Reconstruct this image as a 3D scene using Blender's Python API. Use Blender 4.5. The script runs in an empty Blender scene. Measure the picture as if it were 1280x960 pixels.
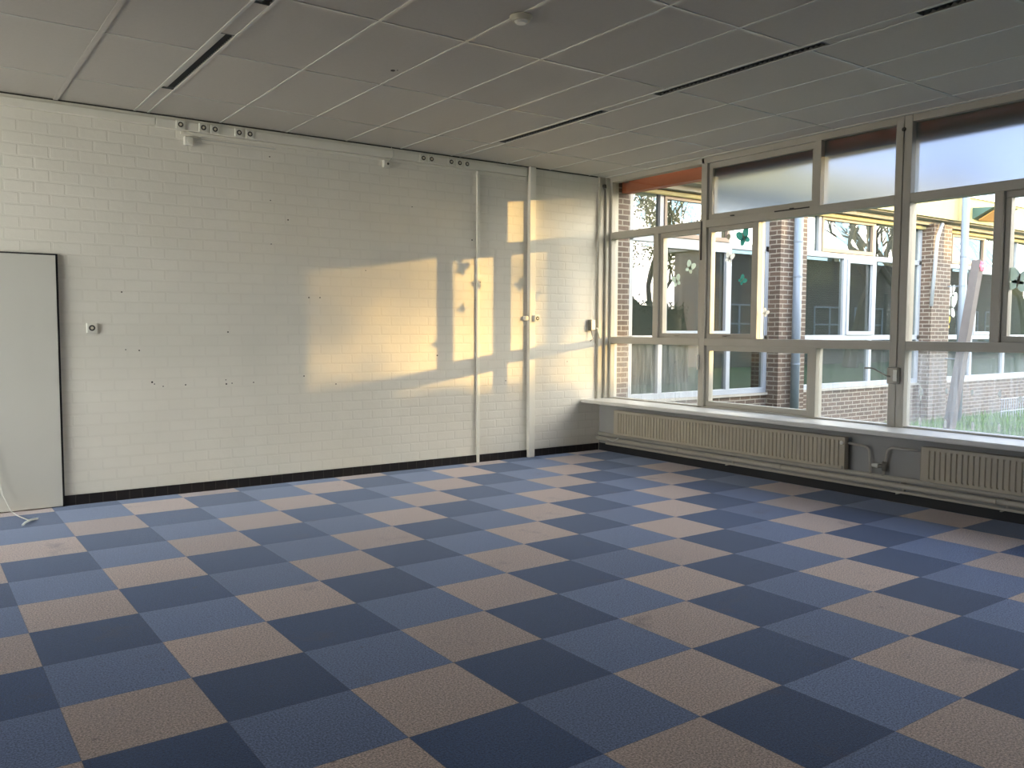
import bpy, bmesh, math, random
from mathutils import Vector, Matrix
random.seed(7)
C = bpy.context.scene.collection
PI = math.pi
CEIL = 3.33; YW = 4.70; XP = 4.52          # ceiling height, brick wall plane, parapet plane

# ------------------------------------------------------------------ materials
def new_mat(name):
    m = bpy.data.materials.new(name); m.use_nodes = True
    nt = m.node_tree; nt.nodes.clear()
    out = nt.nodes.new('ShaderNodeOutputMaterial')
    return m, nt, out
def N(nt, t, **kw):
    n = nt.nodes.new(t)
    for k, v in kw.items():
        if k.startswith('in_'):
            n.inputs[int(k[3:]) if k[3:].isdigit() else k[3:].replace('_', ' ')].default_value = v
        else: setattr(n, k, v)
    return n
def L(nt, a, ao, b, bi): nt.links.new(a.outputs[ao], b.inputs[bi])
def math_n(nt, op, a=None, b=None, va=0.0, vb=0.0, clamp=False):
    n = nt.nodes.new('ShaderNodeMath'); n.operation = op; n.use_clamp = clamp
    n.inputs[0].default_value = va; n.inputs[1].default_value = vb
    if a is not None: nt.links.new(a, n.inputs[0])
    if b is not None: nt.links.new(b, n.inputs[1])
    return n.outputs[0]
def mixc(nt, fac, a, b):
    n = nt.nodes.new('ShaderNodeMix'); n.data_type = 'RGBA'
    for sock, v in ((n.inputs[0], fac), (n.inputs[6], a), (n.inputs[7], b)):
        if isinstance(v, bpy.types.NodeSocket): nt.links.new(v, sock)
        elif isinstance(v, (int, float)): sock.default_value = v
        else: sock.default_value = (*v, 1)
    return n.outputs[2]
def paint(name, col, rough=.5, var=.06, scale=3., metal=0., bump=0., spec=.5):
    m, nt, out = new_mat(name)
    b = N(nt, 'ShaderNodeBsdfPrincipled', in_Roughness=rough, in_Metallic=metal)
    b.inputs['Specular IOR Level'].default_value = spec
    tc = N(nt, 'ShaderNodeTexCoord'); no = N(nt, 'ShaderNodeTexNoise', in_Scale=scale, in_Detail=6.)
    L(nt, tc, 'Object', no, 'Vector')
    dark = tuple(c * (1 - 2 * var) for c in col)
    nt.links.new(mixc(nt, no.outputs['Fac'], dark, tuple(min(1, c * (1 + var)) for c in col)), b.inputs['Base Color'])
    if bump:
        n2 = N(nt, 'ShaderNodeTexNoise', in_Scale=scale * 20, in_Detail=4.); L(nt, tc, 'Object', n2, 'Vector')
        bp = N(nt, 'ShaderNodeBump', in_Strength=bump, in_Distance=.004)
        L(nt, n2, 'Fac', bp, 'Height'); L(nt, bp, 'Normal', b, 'Normal')
    L(nt, b, 0, out, 0)
    return m

def carpet_mat():
    m, nt, out = new_mat('carpet')
    tc = N(nt, 'ShaderNodeTexCoord'); sp = N(nt, 'ShaderNodeSeparateXYZ'); L(nt, tc, 'Object', sp, 0)
    fx = math_n(nt, 'MULTIPLY', sp.outputs[0], vb=2.); fy = math_n(nt, 'MULTIPLY', sp.outputs[1], vb=-2.)
    j = math_n(nt, 'FLOOR', fx); i = math_n(nt, 'FLOOR', fy)
    s = math_n(nt, 'ADD', math_n(nt, 'ADD', i, j), vb=300.)
    k = math_n(nt, 'MODULO', s, vb=3.)
    is1 = math_n(nt, 'COMPARE', k, vb=1.); is2 = math_n(nt, 'COMPARE', k, vb=2.)
    for x in (is1, is2): x.node.inputs[2].default_value = .3
    cid = N(nt, 'ShaderNodeCombineXYZ'); nt.links.new(i, cid.inputs[0]); nt.links.new(j, cid.inputs[1])
    wn = N(nt, 'ShaderNodeTexWhiteNoise', noise_dimensions='3D'); L(nt, cid, 0, wn, 'Vector')
    med, dark, tan = (.108, .148, .258), (.018, .044, .112), (.45, .34, .265)
    g1 = N(nt, 'ShaderNodeTexNoise', in_Scale=120., in_Detail=3., in_Roughness=.8); L(nt, tc, 'Object', g1, 'Vector')
    g2 = N(nt, 'ShaderNodeTexNoise', in_Scale=60., in_Detail=5.); L(nt, tc, 'Object', g2, 'Vector')
    c = mixc(nt, is1, med, tan); c = mixc(nt, is2, c, dark)
    # fleck: blends of light and dark yarn
    fl = N(nt, 'ShaderNodeMapRange', in_1=.36, in_2=.64, in_3=.42, in_4=1.68); L(nt, g1, 'Fac', fl, 0)
    tv = N(nt, 'ShaderNodeMapRange', in_1=0., in_2=1., in_3=.86, in_4=1.12); L(nt, wn, 'Value', tv, 0)
    mul = math_n(nt, 'MULTIPLY', fl.outputs[0], tv.outputs[0])
    hs = N(nt, 'ShaderNodeVectorMath', operation='SCALE'); nt.links.new(c, hs.inputs[0]); nt.links.new(mul, hs.inputs['Scale'])
    # stains
    st = N(nt, 'ShaderNodeTexNoise', in_Scale=2.6, in_Detail=7., in_Roughness=.62); L(nt, tc, 'Object', st, 'Vector')
    sr = N(nt, 'ShaderNodeMapRange', in_1=.60, in_2=.75, in_3=0., in_4=.5); L(nt, st, 'Fac', sr, 0)
    c2 = mixc(nt, sr.outputs[0], hs.outputs[0], (.07, .05, .045))
    s3 = N(nt, 'ShaderNodeTexNoise', in_Scale=11., in_Detail=4.); L(nt, tc, 'Object', s3, 'Vector')
    s3r = N(nt, 'ShaderNodeMapRange', in_1=.70, in_2=.76, in_3=0., in_4=.55); L(nt, s3, 'Fac', s3r, 0)
    c2 = mixc(nt, s3r.outputs[0], c2, (.06, .04, .035))
    # seams
    def seam(f):
        fr = math_n(nt, 'FRACT', f); d = math_n(nt, 'ABSOLUTE', math_n(nt, 'SUBTRACT', fr, vb=.5))
        return math_n(nt, 'GREATER_THAN', d, vb=.4955)
    se = math_n(nt, 'MAXIMUM', seam(fx), seam(fy))
    se = math_n(nt, 'MULTIPLY', se, vb=.35)
    c2 = mixc(nt, se, c2, (.01, .012, .02))
    b = N(nt, 'ShaderNodeBsdfPrincipled', in_Roughness=.92)
    b.inputs['Specular IOR Level'].default_value = .25
    b.inputs['Sheen Weight'].default_value = .5; b.inputs['Sheen Roughness'].default_value = .4
    b.inputs['Sheen Tint'].default_value = (.55, .62, .8, 1)
    nt.links.new(c2, b.inputs['Base Color'])
    bp = N(nt, 'ShaderNodeBump', in_Strength=.6, in_Distance=.004); L(nt, g1, 'Fac', bp, 'Height'); L(nt, bp, 'Normal', b, 'Normal')
    L(nt, b, 0, out, 0)
    return m

def brick_mat(name, c1, c2, mort, bw=.22, bh=.095, ms=.012, bump=.6, xz=(0, 2), noise_amt=.5, rough=.6, squash=1., dist=.006):
    m, nt, out = new_mat(name)
    tc = N(nt, 'ShaderNodeTexCoord'); sp = N(nt, 'ShaderNodeSeparateXYZ'); L(nt, tc, 'Object', sp, 0)
    cb = N(nt, 'ShaderNodeCombineXYZ')
    # x and y both run along the course so that returns of a corner are bricked too
    if xz == 'both': nt.links.new(math_n(nt, 'ADD', sp.outputs[0], sp.outputs[1]), cb.inputs[0])
    else: L(nt, sp, xz[0], cb, 0)
    L(nt, sp, 2, cb, 1)
    wob = N(nt, 'ShaderNodeTexNoise', in_Scale=9., in_Detail=2.); L(nt, tc, 'Object', wob, 'Vector')
    wv = N(nt, 'ShaderNodeVectorMath', operation='SCALE'); wv.inputs['Scale'].default_value = .012
    L(nt, wob, 'Color', wv, 0)
    ad = N(nt, 'ShaderNodeVectorMath', operation='ADD'); L(nt, cb, 0, ad, 0); L(nt, wv, 0, ad, 1)
    br = N(nt, 'ShaderNodeTexBrick', in_Scale=1.); L(nt, ad, 0, br, 'Vector')
    br.inputs['Brick Width'].default_value = bw; br.inputs['Row Height'].default_value = bh
    br.inputs['Mortar Size'].default_value = ms; br.inputs['Mortar Smooth'].default_value = .35
    br.inputs['Color1'].default_value = (*c1, 1); br.inputs['Color2'].default_value = (*c2, 1); br.inputs['Mortar'].default_value = (*mort, 1)
    n1 = N(nt, 'ShaderNodeTexNoise', in_Scale=1.3, in_Detail=6.); L(nt, tc, 'Object', n1, 'Vector')
    mr = N(nt, 'ShaderNodeMapRange', in_1=.3, in_2=.7, in_3=1 - .12 * noise_amt, in_4=1.03); L(nt, n1, 'Fac', mr, 0)
    hs = N(nt, 'ShaderNodeVectorMath', operation='SCALE'); L(nt, br, 'Color', hs, 0); L(nt, mr, 0, hs, 'Scale')
    b = N(nt, 'ShaderNodeBsdfPrincipled', in_Roughness=rough); L(nt, hs, 0, b, 'Base Color')
    b.inputs['Specular IOR Level'].default_value = .3
    n2 = N(nt, 'ShaderNodeTexNoise', in_Scale=28., in_Detail=5., in_Roughness=.6); L(nt, tc, 'Object', n2, 'Vector')
    n3 = N(nt, 'ShaderNodeTexNoise', in_Scale=5., in_Detail=2.); L(nt, tc, 'Object', n3, 'Vector')
    msk = N(nt, 'ShaderNodeMapRange', in_1=.35, in_2=.65, in_3=.25, in_4=1.); L(nt, n1, 'Fac', msk, 0)
    h = math_n(nt, 'ADD', math_n(nt, 'MULTIPLY', math_n(nt, 'SUBTRACT', None, br.outputs['Fac'], va=1.), msk.outputs[0]),
               math_n(nt, 'ADD', math_n(nt, 'MULTIPLY', n2.outputs['Fac'], vb=.55), math_n(nt, 'MULTIPLY', n3.outputs['Fac'], vb=.9)))
    bp = N(nt, 'ShaderNodeBump', in_Strength=bump, in_Distance=dist); nt.links.new(h, bp.inputs['Height']); L(nt, bp, 'Normal', b, 'Normal')
    L(nt, b, 0, out, 0)
    return m

def glass_mat(name, tint=(.95, .97, .96), refl=1.6, base_refl=.0, haze=0., haze_z=(0, 1)):
    m, nt, out = new_mat(name)
    tr = N(nt, 'ShaderNodeBsdfTransparent'); tr.inputs[0].default_value = (*tint, 1)
    gl = N(nt, 'ShaderNodeBsdfGlossy', in_Roughness=0.0)
    fr = N(nt, 'ShaderNodeFresnel', in_IOR=1.45)
    f = math_n(nt, 'ADD', math_n(nt, 'MULTIPLY', fr.outputs[0], vb=refl), vb=base_refl, clamp=True)
    ge = N(nt, 'ShaderNodeNewGeometry')
    f = math_n(nt, 'MULTIPLY', f, math_n(nt, 'SUBTRACT', None, ge.outputs['Backfacing'], va=1.))   # one reflection per pane of thin glass
    mx = N(nt, 'ShaderNodeMixShader'); nt.links.new(f, mx.inputs[0]); L(nt, tr, 0, mx, 1); L(nt, gl, 0, mx, 2)
    last = mx
    if haze:
        tc = N(nt, 'ShaderNodeTexCoord'); sp = N(nt, 'ShaderNodeSeparateXYZ'); L(nt, tc, 'Object', sp, 0)
        mp = N(nt, 'ShaderNodeMapping'); mp.inputs['Scale'].default_value = (1, 26, 1.6); L(nt, tc, 'Object', mp, 0)
        no = N(nt, 'ShaderNodeTexNoise', in_Scale=1.5, in_Detail=6., in_Roughness=.65); L(nt, mp, 0, no, 'Vector')
        zr = N(nt, 'ShaderNodeMapRange', in_1=haze_z[0], in_2=haze_z[1], in_3=1., in_4=0.); L(nt, sp, 2, zr, 0)
        nn = N(nt, 'ShaderNodeMapRange', in_1=.3, in_2=.7, in_3=.1, in_4=1.5); L(nt, no, 'Fac', nn, 0)
        hz = math_n(nt, 'MULTIPLY', math_n(nt, 'MULTIPLY', zr.outputs[0], nn.outputs[0]), vb=haze, clamp=True)
        tl = N(nt, 'ShaderNodeBsdfTranslucent'); tl.inputs[0].default_value = (.55, .58, .58, 1)
        m2 = N(nt, 'ShaderNodeMixShader'); nt.links.new(hz, m2.inputs[0]); L(nt, mx, 0, m2, 1); L(nt, tl, 0, m2, 2)
        last = m2
    L(nt, last, 0, out, 0)
    return m
def frosted_mat():
    m, nt, out = new_mat('frosted_glass')
    tl = N(nt, 'ShaderNodeBsdfTranslucent'); tl.inputs[0].default_value = (.12, .18, .27, 1)
    rf = N(nt, 'ShaderNodeBsdfRefraction', in_Roughness=.44, in_IOR=1.22); rf.inputs[0].default_value = (.34, .37, .42, 1)
    mx = N(nt, 'ShaderNodeMixShader', in_0=.62); L(nt, tl, 0, mx, 1); L(nt, rf, 0, mx, 2)
    gl = N(nt, 'ShaderNodeBsdfGlossy', in_Roughness=.3); m2 = N(nt, 'ShaderNodeMixShader', in_0=.05); L(nt, mx, 0, m2, 1); L(nt, gl, 0, m2, 2)
    L(nt, m2, 0, out, 0)
    return m

M = {}
M['carpet'] = carpet_mat()
M['white_brick'] = brick_mat('painted_brick', (.78, .745, .665), (.765, .73, .65), (.75, .715, .635), bw=.22, bh=.0952, ms=.010, bump=.42)
M['brick'] = brick_mat('brown_brick', (.125, .082, .060), (.082, .058, .046), (.30, .27, .23), bw=.22, bh=.065, ms=.009, bump=.4, xz='both')
M['skirt'] = brick_mat('black_skirting_tile', (.016, .014, .014), (.020, .017, .017), (.055, .045, .042), bw=.105, bh=1.0, ms=.004, bump=.2, rough=.35)
M['frame'] = paint('window_paint', (.47, .44, .375), .42, .07, 4.)
M['sill'] = paint('sill_paint', (.70, .69, .64), .3, .05, 3.)
M['wallpaint'] = paint('parapet_paint', (.36, .35, .325), .7, .08, 3., bump=.3)
M['plain'] = paint('plain_wall', (.80, .79, .75), .75, .04)
M['tile'] = paint('ceiling_tile', (.54, .51, .46), .9, .03, 40., bump=.5)
M['tbar'] = paint('ceiling_bar', (.66, .65, .60), .22, .03, 10.)
M['trunk'] = paint('white_plastic', (.80, .77, .68), .45, .03, 5.)
M['plastic'] = paint('socket_plastic', (.76, .74, .66), .35, .03, 20.)
M['black'] = paint('black_gap', (.01, .01, .012), .6, .05)
M['hole'] = paint('socket_hole', (.05, .045, .04), .7, .05)
M['door'] = paint('door_laminate', (.60, .585, .53), .35, .05, 1.4)
M['radiator'] = paint('radiator_enamel', (.48, .425, .32), .4, .05, 3.)
M['pipe'] = paint('pipe_enamel', (.52, .485, .41), .45, .1, 6.)
M['metal'] = paint('dull_metal', (.32, .30, .26), .35, .1, 8., metal=.7)
M['steel'] = paint('bright_steel', (.7, .68, .62), .25, .05, 8., metal=.8)
M['trough'] = paint('luminaire_metal', (.20, .20, .185), .4, .06, 10.)
M['trough_mid'] = paint('luminaire_reflector', (.13, .13, .12), .4, .06, 10.)
M['trough_dark'] = paint('luminaire_louvre', (.07, .07, .065), .5, .06, 10.)
M['grating'] = paint('detector_plastic', (.60, .55, .42), .45, .03, 10.)
M['glass'] = glass_mat('clear_glass')
M['glass_haze'] = glass_mat('misted_glass', haze=.10, haze_z=(.64, 1.15))
M['glass_haze_low'] = glass_mat('streaked_glass', haze=.05, haze_z=(.60, 1.6))
M['frosted'] = frosted_mat()
M['wing_glass'] = glass_mat('wing_glass', tint=(.62, .70, .66), refl=1.0, base_refl=.22)
M['wing_frame'] = paint('wing_window_paint', (.38, .41, .45), .4, .05)
M['wing_wood'] = paint('wing_wood_sash', (.27, .20, .15), .5, .1)
M['fascia'] = paint('cream_fascia', (.40, .35, .17), .7, .05)
M['soffit'] = paint('soffit', (.36, .34, .29), .7, .05)
M['concrete'] = paint('concrete_sill', (.42, .39, .34), .8, .12, 8.)
M['rust'] = paint('red_brown_beam', (.42, .12, .05), .6, .08)
M['zinc'] = paint('painted_downpipe', (.19, .235, .29), .4, .06)
M['grass'] = paint('grass_blades', (.12, .25, .05), .8, .35, 6.)
M['soil'] = paint('lawn_ground', (.035, .085, .015), .95, .35, 2., bump=.6)
M['bark'] = paint('tree_bark', (.10, .082, .06), .9, .2, 6.)
M['leaf'] = paint('dry_leaves', (.22, .20, .07), .8, .3, 6.)
M['shade_hedge'] = paint('hedge_leaves', (.035, .065, .03), .85, .3, 5.)
M['teal'] = paint('teal_sticker', (.10, .42, .36), .6, .1)
M['mint'] = paint('mint_sticker', (.78, .86, .80), .6, .05)
M['whitest'] = paint('white_sticker', (.93, .94, .92), .6, .03)
M['greyst'] = paint('grey_sticker', (.40, .38, .30), .6, .05)
M['yellow'] = paint('yellow_sticker', (.80, .62, .05), .6, .05)
M['pink'] = paint('pink_flower', (.75, .13, .20), .6, .1)
M['post'] = paint('weathered_wood', (.14, .12, .11), .85, .15, 8.)
M['greenp'] = paint('green_lamp_paint', (.06, .12, .10), .4, .08)
M['orangep'] = paint('orange_lamp_underside', (.60, .33, .10), .5, .08)
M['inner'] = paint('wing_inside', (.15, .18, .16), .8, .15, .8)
M['cable'] = paint('white_cable', (.62, .61, .56), .5, .03)

for k in ('teal', 'mint', 'whitest', 'greyst', 'yellow'):
    nt = M[k].node_tree; b = next(n for n in nt.nodes if n.type == 'BSDF_PRINCIPLED'); o = next(n for n in nt.nodes if n.type == 'OUTPUT_MATERIAL')
    tl = N(nt, 'ShaderNodeBsdfTranslucent'); nt.links.new(b.inputs['Base Color'].links[0].from_socket, tl.inputs[0])
    mx = N(nt, 'ShaderNodeMixShader', in_0=.45); L(nt, b, 0, mx, 1); L(nt, tl, 0, mx, 2); L(nt, mx, 0, o, 0)
# ------------------------------------------------------------------ helpers
def box(bm, x0, x1, y0, y1, z0, z1, bev=0.):
    if x0 > x1: x0, x1 = x1, x0
    if y0 > y1: y0, y1 = y1, y0
    if z0 > z1: z0, z1 = z1, z0
    r = bmesh.ops.create_cube(bm, size=1)
    for v in r['verts']:
        v.co = Vector((x0 + (v.co.x + .5) * (x1 - x0), y0 + (v.co.y + .5) * (y1 - y0), z0 + (v.co.z + .5) * (z1 - z0)))
    if bev:
        es = list({e for v in r['verts'] for e in v.link_edges})
        bmesh.ops.bevel(bm, geom=es, offset=bev, segments=1, affect='EDGES')
    return bm
def cyl(bm, a, b, r, seg=14, r2=None):
    a, b = Vector(a), Vector(b); d = b - a
    q = bmesh.ops.create_cone(bm, cap_ends=True, segments=seg, radius1=r, radius2=r if r2 is None else r2, depth=d.length)
    rot = d.to_track_quat('Z', 'Y').to_matrix().to_4x4()
    for v in q['verts']: v.co = (Matrix.Translation((a + b) / 2) @ rot) @ v.co
    return bm
def tube(bm, pts, r, seg=10, rs=None):
    pts = [Vector(p) for p in pts]; rings = []
    n0 = None
    for i, p in enumerate(pts):
        t = (pts[min(i + 1, len(pts) - 1)] - pts[max(i - 1, 0)]).normalized()
        if n0 is None:
            n0 = t.orthogonal().normalized()
        n0 = (n0 - t * n0.dot(t)).normalized(); bn = t.cross(n0)
        rr = rs[i] if rs else r
        rings.append([bm.verts.new(p + (n0 * math.cos(2 * PI * k / seg) + bn * math.sin(2 * PI * k / seg)) * rr) for k in range(seg)])
    for a, b in zip(rings, rings[1:]):
        for k in range(seg): bm.faces.new((a[k], a[(k + 1) % seg], b[(k + 1) % seg], b[k]))
    bm.faces.new(rings[0][::-1]); bm.faces.new(rings[-1])
    return bm
def arc_pts(pts, rad=.05, n=5):
    """polyline with rounded corners"""
    pts = [Vector(p) for p in pts]; out = [pts[0]]
    for a, b, c in zip(pts, pts[1:], pts[2:]):
        u = (a - b).normalized(); v = (c - b).normalized()
        p, q = b + u * rad, b + v * rad
        for k in range(n + 1):
            t = k / n; out.append(p * (1 - t) ** 2 + b * 2 * t * (1 - t) + q * t * t)
    out.append(pts[-1]); return out
def new(): return bmesh.new()
def root_origin(o):
    while o.parent: o = o.parent
    return o.location
def obj(name, bm, mat, parent=None, smooth=False):
    me = bpy.data.meshes.new(name)
    if parent is not None:
        bmesh.ops.translate(bm, verts=bm.verts, vec=-Vector(root_origin(parent)))
    bm.normal_update(); bm.to_mesh(me); bm.free()
    mats = mat if isinstance(mat, (list, tuple)) else [mat]
    for mm in mats: me.materials.append(mm)
    if smooth:
        for p in me.polygons: p.use_smooth = True
    o = bpy.data.objects.new(name, me); C.objects.link(o)
    if parent is not None: o.parent = parent
    return o
def tag(o, label, cat, group=None, kind=None):
    o['label'] = label; o['category'] = cat
    if group: o['group'] = group
    if kind: o['kind'] = kind
    return o
def thing(name, label, cat, loc, group=None):
    o = bpy.data.objects.new(name, None); C.objects.link(o); o.location = loc; o.empty_display_size = .1
    return tag(o, label, cat, group)
def struct(o, label=None):
    o['kind'] = 'structure'
    if label: o['label'] = label
    return o
def sempty(name, loc, label=None):
    o = bpy.data.objects.new(name, None); C.objects.link(o); o.location = loc
    return struct(o, label)

# ------------------------------------------------------------------ shell
X0, Y0 = -6.0, -6.0
bm = new(); box(bm, X0, XP, Y0, YW, -.12, 0); struct(obj('floor', bm, M['carpet']), 'carpet tiles in navy, mid blue and beige set in diagonal rows')
bm = new(); box(bm, X0, 4.72, YW, 4.94, -.15, CEIL + .12)
wall_back = struct(obj('wall_back', bm, M['white_brick']), 'white painted brick wall')
bm = new(); box(bm, XP, 4.72, Y0, YW, -.15, .60); struct(obj('wall_right', bm, M['wallpaint']), 'grey parapet wall under the windows')
bm = new(); box(bm, X0 - .15, X0, Y0, YW, -.12, .85); box(bm, X0 - .15, X0, Y0, YW, 3.15, CEIL + .12)
box(bm, X0 - .15, X0, Y0, 1.1, .85, 3.15); box(bm, X0 - .15, X0, 4.4, YW, .85, 3.15); struct(obj('wall_left', bm, M['plain']))
bm = new(); box(bm, X0 - .15, 4.72, Y0 - .15, Y0, -.12, CEIL + .12); struct(obj('wall_rear', bm, M['plain']))
# small plug holes in the brick wall
bm = new()
for x, z in [(.392, 3.083), (.394, 2.68), (.562, 2.512), (.395, 2.275), (.761, 1.783), (.875, 1.785), (1.366, 2.07), (-.918, 1.789), (-.898, 1.297),
             (-.789, 1.289), (-.671, .993), (-.599, .97), (-.408, .977), (-.046, .972), (.006, .977), (.207, .978), (-.023, 1.449), (2.643, 2.455),
             (.702, 1.023), (1.034, .934), (-.69, 1.01), (-.05, 1.01), (2.2, 1.2), (3.1, .9), (1.9, 2.75), (4.0, 1.1), (2.75, 2.0)]:
    r = random.uniform(.005, .0085)
    cyl(bm, (x, YW + .004, z), (x, YW - .0015, z), r, 8)
obj('plug_hole', bm, M['hole'], wall_back)

# skirtings
bm = new(); box(bm, -1.40, 4.50, YW - .012, YW, 0, .085); struct(obj('baseboard_back', bm, M['skirt']), 'low black tile skirting along the brick wall')
bm = new(); box(bm, XP - .012, XP, Y0, YW - .013, 0, .090); struct(obj('baseboard_right', bm, M['black']), 'black skirting under the heating pipes')

# ceiling: panels by column, leaving the luminaire strips open
xs = [-5.58, -4.98, -4.38, -3.78, -3.18, -2.58, -1.98, -1.38, -.78, -.67, -.06, .555, 1.165, 1.77, 2.375, 2.485, 3.10, 3.71, 4.31]
ys = [3.955 - 1.2 * k for k in range(0, 9)]
bm = new()
box(bm, X0, -.78, Y0, YW, CEIL, CEIL + .12); box(bm, -.67, 2.375, Y0, YW, CEIL, CEIL + .12); box(bm, 2.485, 4.72, Y0, YW, CEIL, CEIL + .12)
lum = [(3.83, 2.325), (1.71, .205), (-.41, -1.915)]
def strip_fill(x0, x1):
    y = YW
    for a, b in lum:
        box(bm, x0, x1, a, y, CEIL, CEIL + .12); y = b
    box(bm, x0, x1, Y0, y, CEIL, CEIL + .12)
strip_fill(-.78, -.67); strip_fill(2.375, 2.485)
ceiling = struct(obj('ceiling', bm, M['tile']), 'grey suspended tile ceiling')
bm = new()
for x in xs: box(bm, x - .010, x + .010, Y0, YW - .012, CEIL - .005, CEIL - .0005)
for y in ys:
    cols = [(X0, -.79), (-.66, 2.365), (2.495, 4.57)]
    for a, b in cols: box(bm, a, b, y - .011, y + .011, CEIL - .0045, CEIL - .0003)
box(bm, 4.555, 4.60, Y0, YW, CEIL - .008, CEIL - .0002)
obj('ceiling_grid', bm, M['tbar'], ceiling)
bm = new(); box(bm, X0, 4.45, YW - .010, YW, CEIL - .012, CEIL - .0002); obj('shadow_gap', bm, M['hole'], ceiling)
bm = new(); box(bm, -1.398, -1.362, Y0, YW - .012, CEIL - .008, CEIL - .0053); obj('wide_ceiling_strip', bm, M['tile'], ceiling)
bm = new(); cyl(bm, (.465, 2.382, CEIL - .004), (.465, 2.382, CEIL + .001), .016, 12); cyl(bm, (.49, 2.36, CEIL - .002), (.49, 2.36, CEIL + .001), .006, 8)
obj('cable_hole', bm, M['hole'], ceiling)
# luminaires
lab = {(0, 0): 'long slim recessed ceiling light in the left strip, nearer the brick wall',
       (0, 1): 'recessed ceiling light in the left strip, cut off by the top edge of the photo',
       (1, 0): 'long slim recessed ceiling light in the right strip, nearest the brick wall',
       (1, 1): 'middle recessed ceiling light of the three in the right strip',
       (1, 2): 'recessed ceiling light in the right strip, cut off at the top right corner'}
for s, (x0, x1) in enumerate([(-.78, -.67), (2.375, 2.485)]):
    for k, (a, b) in enumerate(lum):
        if (s, k) not in lab:
            bm = new(); box(bm, x0, x1, b, a, CEIL, CEIL + .12); obj('ceiling_panel', bm, M['tile'], ceiling); continue
        t = thing('ceiling_light', lab[(s, k)], 'ceiling light', ((x0 + x1) / 2, (a + b) / 2, CEIL), 'slim lights recessed in the ceiling strips')
        bm = new()
        box(bm, x0 + .001, x1 - .001, b, a, CEIL + .085, CEIL + .10)
        box(bm, x0 + .001, x0 + .005, b, a, CEIL - .003, CEIL + .085); box(bm, x1 - .005, x1 - .001, b, a, CEIL - .003, CEIL + .085)
        box(bm, x0 + .005, x1 - .005, a - .005, a, CEIL - .003, CEIL + .085); box(bm, x0 + .005, x1 - .005, b, b + .005, CEIL - .003, CEIL + .085)
        hs = obj('housing', bm, M['trough'], t)
        bm = new(); xm = x0 + .055
        box(bm, x0 + .006, xm, b + .006, a - .006, CEIL + .010, CEIL + .014); obj('reflector', bm, M['trough_mid'] if s else M['tbar'], t)
        bm = new(); cyl(bm, (x1 - .03, b + .03, CEIL + .05), (x1 - .03, a - .03, CEIL + .05), .013, 10); obj('tube', bm, M['trough_dark'], t)
        bm = new()
        prev = None
        for q in range(73):
            y = b + .02 + q * (a - b - .04) / 72; z = CEIL + (.008 if q % 2 else .030)
            cur = [bm.verts.new((xm + .001, y, z)), bm.verts.new((x1 - .006, y, z)), bm.verts.new((x1 - .006, y, z + .003)), bm.verts.new((xm + .001, y, z + .003))]
            if prev:
                for e in range(4): bm.faces.new((prev[e], prev[(e + 1) % 4], cur[(e + 1) % 4], cur[e]))
            prev = cur
        obj('louvre', bm, M['trough_dark'], hs)

# smoke detector
t = thing('smoke_detector', 'small round cream smoke detector on the ceiling bar', 'smoke detector', (.575, .98, CEIL))
bm = new(); cyl(bm, (.575, .98, CEIL - .012), (.575, .98, CEIL - .0045), .068, 32, .068); obj('base', bm, M['grating'], t, True)
bm = new(); cyl(bm, (.575, .98, CEIL - .034), (.575, .98, CEIL - .012), .052, 32, .062); db = obj('body', bm, M['grating'], t)
bm = new(); cyl(bm, (.575, .98, CEIL - .047), (.575, .98, CEIL - .034), .030, 24, .040); obj('sensor_cap', bm, M['plastic'], db)

# ------------------------------------------------------------------ windows
XF, XG, XO = 4.62, 4.675, 4.73            # inner frame face, glass, outer face
def member(bm, y0, y1, z0, z1, x0=XF, x1=XO): box(bm, x0, x1, y0, y1, z0, z1, .003)
def pane(y0, y1, z0, z1, mat, parent, x=XG, name='pane'):
    bm = new(); box(bm, x, x + .006, y0, y1, z0, z1)
    return obj(name, bm, mat, parent)
def frosted(y0, y1, z0, z1, parent, x=XG):
    bm = new(); box(bm, x, x + .006, y0, y1, z0, z1)
    o = obj('frosted_pane', bm, [M['clearside'], M['frosted']], parent)
    for p in o.data.polygons: p.material_index = 1 if p.normal.x > .5 else 0
    return o
M['clearside'] = glass_mat('clear_side', refl=.6)
def sash(y0, y1, z0, z1, parent, glass='glass', wv=.045, wb=.05, x=XF + .035, fr=False):
    bm = new()
    member(bm, y0, y1, z1 - wb, z1, x, XO - .005); member(bm, y0, y1, z0, z0 + wb, x, XO - .005)
    member(bm, y1 - wv, y1, z0 + wb, z1 - wb, x, XO - .005); member(bm, y0, y0 + wv, z0 + wb, z1 - wb, x, XO - .005)
    s = obj('sash', bm, M['frame'], parent)
    (frosted if fr else lambda *a, **k: pane(*a[:4], M[glass], a[4], **k))(y0 + wv, y1 - wv, z0 + wb, z1 - wb, s, x=x + .03)
    return s
def stay(y, z, parent, w=.11, x=None):
    bm = new(); x = x or XF + .02
    box(bm, x - .012, x + .015, y - .02, y + .02, z - .006, z + .010, .002)
    tube(bm, [(x - .01, y + .01, z), (x - .03, y - .02, z + .004), (x - .035, y - w, z + .012)], .006, 8)
    return obj('window_handle', bm, M['metal'], parent)
ZB, ZM0, ZM1, ZT0, ZT1, ZH = .655, 1.315, 1.395, 2.585, 2.665, 3.27
def frame_base(name, yh, yl, label):
    w = sempty(name, (XF, (yh + yl) / 2, .64), label)
    return w
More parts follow.
